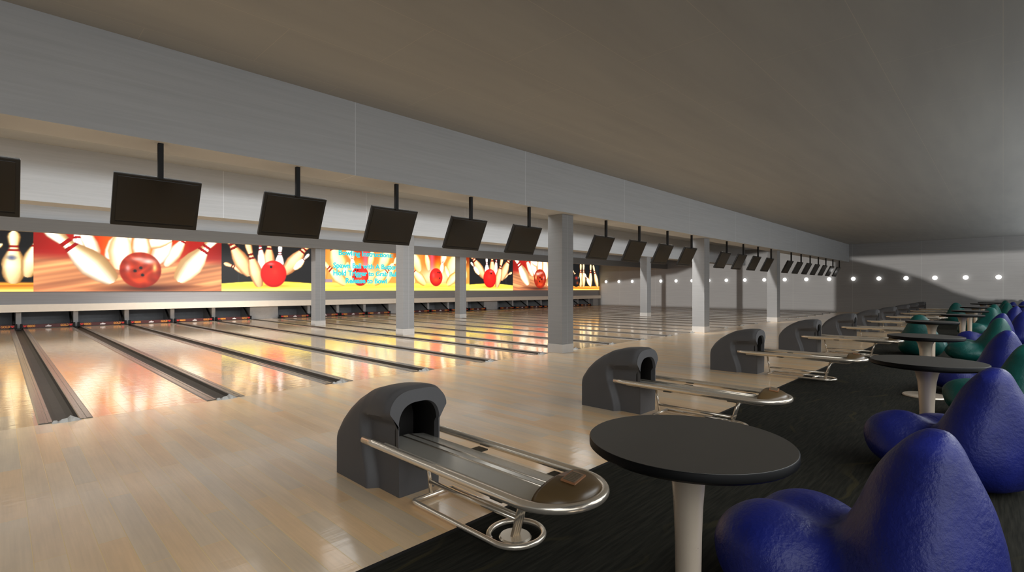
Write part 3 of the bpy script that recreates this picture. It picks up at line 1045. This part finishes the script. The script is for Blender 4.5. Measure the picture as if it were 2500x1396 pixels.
    m.build('leg', CHROME, root)
    m = MB(); m.tube([(-0.02, -0.18, 0.03), (-0.02, -0.12, 0.365)], 0.015, 10)
    m.build('leg', CHROME, root)
    m = MB(); m.tube([(-0.02, -0.17, 0.13), (-0.015, -1.10, 0.13)], 0.017, 10)
    m.build('stretcher', CHROME, root)
    return root
RET_X = [2.33, 5.9, 10.15, 14.4, 18.72, 22.85, 27.1, 31.35, 35.0, 38.65]
r0 = make_return()
for i, x in enumerate(RET_X):
    o = r0 if i == 0 else copy_tree(r0)
    o.location = (x, 3.3, 0)
    lab = ('big ball return with grey hood and chrome rails beside the first black table' if i == 0 else
           'grey hooded ball return with chrome rails, ' + ORD[i] + ' counted from the largest one')
    tag(o, lab, 'ball return', 'hooded ball returns along the approach')

# ------------------------------------------------------------------ pedestal tables
def make_table(h=0.90, r=0.455):
    root = empty('pedestal_table', (0, 0, 0))
    m = MB(); m.lathe([(0.0, h - 0.055), (r - 0.05, h - 0.055), (r - 0.014, h - 0.046), (r, h - 0.034), (r, h - 0.003), (r - 0.003, h)], 0, 0, 64)
    top = m.build('tabletop', TOP_EDGE, root, sharp=45)
    m = MB(); m.lathe([(0.0, h + 0.001), (r - 0.004, h + 0.001), (r - 0.002, h - 0.002), (0.0, h - 0.002)], 0, 0, 64)
    m.build('top_surface', TOP, top, sharp=45)
    m = MB(); m.lathe([(0.13, h - 0.055), (0.112, h - 0.075), (0.09, h - 0.12), (0.074, h - 0.2), (0.066, h - 0.3), (0.06, h - 0.45), (0.056, 0.2), (0.058, 0.03)], 0, 0, 40)
    m.build('pedestal', PEDM, root)
    m = MB(); m.lathe([(0.0, 0.0), (0.27, 0.0), (0.275, 0.01), (0.265, 0.024), (0.08, 0.034), (0.0, 0.034)], 0, 0, 56)
    m.build('base_disc', PEDM, root, sharp=40)
    return root
tabs = [(2.25, 1.05), (6.31, 0.53), (9.65, 0.83), (14.1, 1.1), (18.3, 0.79), (21.9, 0.77), (26.5, 0.77), (33.1, 0.7), (35.9, 0.5), (29.3, -0.72)]
tl = ['large round black table with a metal pedestal beside the first ball return', 'round black table between the second largest blue bean bag and the ball returns',
      'round black table in front of the lone teal bean bag, its round foot showing']
t0 = make_table()
for i, (x, y) in enumerate(tabs):
    o = t0 if i == 0 else copy_tree(t0)
    o.location = (x, y, 0)
    lab = tl[i] if i < 3 else 'round black pedestal table, ' + ORD[i] + ' counted from the largest table'
    if i == 9:
        lab = 'round black pedestal table cut by the right edge, among far blue bean bags'
    tag(o, lab, 'table', 'round black tables in the lounge')

# ------------------------------------------------------------------ bean bags
def make_bag_mesh(name, seed):
    rnd = random.Random(seed)
    m = MB()
    # back: leaning tear drop
    prof = [(0.0, 0.0), (0.28, 0.0), (0.38, 0.05), (0.445, 0.15), (0.452, 0.26), (0.415, 0.38), (0.345, 0.53), (0.275, 0.67), (0.225, 0.78), (0.18, 0.87), (0.135, 0.94), (0.095, 0.98), (0.05, 1.003), (0.0, 1.01)]
    m.lathe(prof, 0, 0, 40)
    m.b.transform(Matrix.Translation((0, 0.17, 0)) @ Matrix.Shear('XY', 4, (0.0, -0.17)) @ Matrix.Diagonal((0.95, 0.79, 1, 1)))
    m.ellipsoid((0.0, 0.5, 0.21), (0.5, 0.44, 0.21), 32, 18)
    m.ellipsoid((-0.17, 0.6, 0.29), (0.30, 0.30, 0.21), 24, 14)
    m.ellipsoid((0.2, 0.56, 0.27), (0.28, 0.29, 0.2), 24, 14)
    bmesh.ops.recalc_face_normals(m.b, faces=list(m.b.faces))
    o = m.build(name, BLUE)
    md = o.modifiers.new('r', 'REMESH'); md.mode = 'VOXEL'; md.voxel_size = 0.026; md.use_smooth_shade = True
    ms = o.modifiers.new('s', 'SMOOTH'); ms.factor = 0.6; ms.iterations = 18
    dg = bpy.context.evaluated_depsgraph_get()
    me = bpy.data.meshes.new_from_object(o.evaluated_get(dg))
    bpy.data.objects.remove(o)
    # slack folds: gathered towards the seam between seat and back
    off = Vector((seed * 3.1, seed * 1.7, 0))
    for v in me.vertices:
        p = v.co
        k = math.exp(-((p.y - 0.3) / 0.16) ** 2) * smooth01(0.1, 0.35, p.z)
        a = noise.noise(Vector((p.x * 5.5, p.y * 2.0, p.z * 2.2)) + off) * 0.03 * (0.4 + 0.5 * k)
        b = noise.noise(p * 2.1 + off) * 0.045
        v.co = p + v.normal * (a + b)
    bs = bmesh.new(); bs.from_mesh(me)
    for _ in range(4):
        bmesh.ops.smooth_vert(bs, verts=list(bs.verts), factor=0.5, use_axis_x=True, use_axis_y=True, use_axis_z=True)
    bs.to_mesh(me); bs.free()
    zmin = min(v.co.z for v in me.vertices)
    for v in me.vertices:
        v.co.z = max(0.0, v.co.z - zmin - 0.012)
    for p in me.polygons:
        p.use_smooth = True
    me.name = name
    return me
bagA = make_bag_mesh('bean_bag_blue', 1)
bagA.materials.clear(); bagA.materials.append(BLUE)
bagB = make_bag_mesh('bean_bag_teal', 2)
bagB.materials.clear(); bagB.materials.append(TEAL)
R = math.radians
BAGS = [
    ('b', 2.88, 0.2, -4, 1.0, 'large blue bean bag at the bottom of the photo, before the first table'),
    ('b', 5.45, 0.03, -34, 1.0, 'big blue bean bag cut by the right edge, behind the largest one'),
    ('t', 8.2, -0.25, -45, 1.0, 'teal bean bag with creased lit side at the right edge, behind two blue ones'),
    ('b', 10.5, -0.06, 5, 1.0, 'blue bean bag with its seat showing under the second table'),
    ('t', 15.4, 1.43, -90, 1.0, 'lone teal bean bag behind the third table, back turned'),
    ('t', 14.9, 0.03, 0, 1.0, 'teal bean bag with creased pointed back and wide seat beside the third table'),
    ('b', 17.75, 0.0, 0, 1.0, 'dark blue bean bag peeping over the creased teal one'),
    ('b', 20.2, -0.46, 5, 1.0, 'bright blue bean bag at the right edge, far up the lounge'),
    ('t', 23.0, 0.28, 40, 1.0, 'bright teal bean bag behind the fourth table'),
    ('b', 25.4, -0.35, 0, 1.0, 'bright blue bean bag behind the bright teal one'),
    ('t', 29.9, 1.5, -100, 1.0, 'small teal bean bag behind the sixth table, back turned'),
    ('t', 31.2, -0.15, 10, 1.0, 'small teal bean bag between two blue ones near the end wall'),
    ('b', 33.4, -0.35, 0, 1.0, 'small blue bean bag leaning beside the far teal one'),
    ('b', 35.6, -0.75, 0, 1.0, 'far blue bean bag standing out against the lit end wall'),
    ('t', 37.6, -0.1, 0, 1.0, 'farthest teal bean bag, only its tip above the tables'),
    ('t', 27.9, 0.25, 30, 1.0, 'teal bean bag half hidden by tables near the end wall')]
for k, x, y, rz, s, lab in BAGS:
    o = bpy.data.objects.new('bean_bag', bagA if k == 'b' else bagB)
    COL.objects.link(o)
    o.location = (x, y, 0); o.rotation_euler = (0, 0, R(rz)); o.scale = (s, s, s)
    tag(o, lab, 'bean bag', 'bean bags in the lounge')

# ------------------------------------------------------------------ light
w = bpy.data.worlds.new('World'); sc.world = w
w.use_nodes = True
w.node_tree.nodes['Background'].inputs[0].default_value = (0.93, 0.97, 1.0, 1)
w.node_tree.nodes['Background'].inputs[1].default_value = 0.25

def area(name, loc, sx, sy, power, rot=(0, 0, 0), col=(1, 0.97, 0.93), spread=180):
    d = bpy.data.lights.new(name, 'AREA')
    d.shape = 'RECTANGLE'; d.size = sx; d.size_y = sy; d.energy = power; d.color = col
    d.spread = math.radians(spread)
    o = bpy.data.objects.new(name, d); COL.objects.link(o)
    o.location = loc; o.rotation_euler = rot
    return o
# fill lights added out of sight behind each beam and over the seating
COOL = (0.95, 0.98, 1.0)
area('lane_fill_light', (4.5, 10.2, ZC - 0.02), 27, 3.2, 680, col=COOL)
area('lane_fill_light', (4.5, 18.2, ZC - 0.02), 27, 4.0, 420, col=COOL)
area('lane_fill_light', (4.5, 24.6, ZC - 0.02), 27, 4.0, 360, col=COOL)
area('lounge_fill_light', (8.0, -4.8, ZC - 0.02), 40, 5.0, 2350, col=COOL)
# added strip lights hidden behind the first two beams, each under an added visor
for yb, zb, pw in ((8.28, 3.54, 620), (15.2, 3.50, 270)):
    m = MB(); m.box(XL, XR, yb, yb + 0.26, zb, zb + 0.03)
    struct(m.build('trim_light_visor', WALL_X), 'unseen visor added behind the beam to cut the strip light', 'trim')
    area('beam_fill_strip', (15.0, yb + 0.03, zb - 0.022), 34, 0.012, pw, (R(90), 0, 0), col=COOL)
# added fill light behind the viewer, with no window there
area('rear_fill_light', (7.0, -8.9, 2.3), 34, 4.2, 560, (R(90), 0, 0), col=COOL)
# unseen fill added behind the seating to brighten the ceiling from below
area('ceiling_fill_light', (25.0, -4.5, 2.2), 30, 0.8, 1300, (R(180), 0, 0), col=COOL)
# small spots added behind the beams to brighten three column sides
def spot(loc, to, power, ang):
    d = bpy.data.lights.new('column_fill_spot', 'SPOT')
    d.energy = power; d.spot_size = R(ang); d.spot_blend = 0.6; d.shadow_soft_size = 0.04; d.color = (1, 0.97, 0.93)
    o = bpy.data.objects.new('column_fill_spot', d); COL.objects.link(o)
    o.location = loc
    o.rotation_euler = (Vector(to) - Vector(loc)).to_track_quat('-Z', 'Y').to_euler()
spot((12.6, 8.9, 4.5), (18.0, 8.03, 1.5), 1900, 34)
spot((21.0, 8.9, 4.5), (26.3, 8.03, 1.5), 1300, 34)
spot((21.0, 15.9, 4.45), (26.2, 14.92, 1.5), 1300, 34)
# spot over the ledge
area('ledge_light', (7.0, 26.3, 4.4), 6.0, 0.3, 100, (R(24), 0, 0), spread=90)
sun = bpy.data.lights.new('daylight', 'SUN'); sun.energy = 1.55; sun.angle = R(0.35); sun.color = (1, 0.97, 0.93)
so = bpy.data.objects.new('daylight', sun); COL.objects.link(so)
so.rotation_euler = (0, R(-90), 0)      # travels along +X
so.location = (-12, 10, 6)

# ------------------------------------------------------------------ camera
F_PX = 1226.7
cam = bpy.data.cameras.new('camera')
co = bpy.data.objects.new('camera', cam); COL.objects.link(co)
cam.sensor_width = 36.0
cam.lens = F_PX / 2500 * 36.0
cam.shift_y = 7.0 / 2500
cam.clip_end = 200
co.location = (0, 0, 1.6)
co.rotation_euler = (R(90), 0, -math.atan(1255 / F_PX))
sc.camera = co
sc.view_settings.view_transform = 'Standard'
sc.view_settings.look = 'None'
sc.view_settings.exposure = 0.0
sc.view_settings.gamma = 1.0
sc.view_settings.use_curve_mapping = False
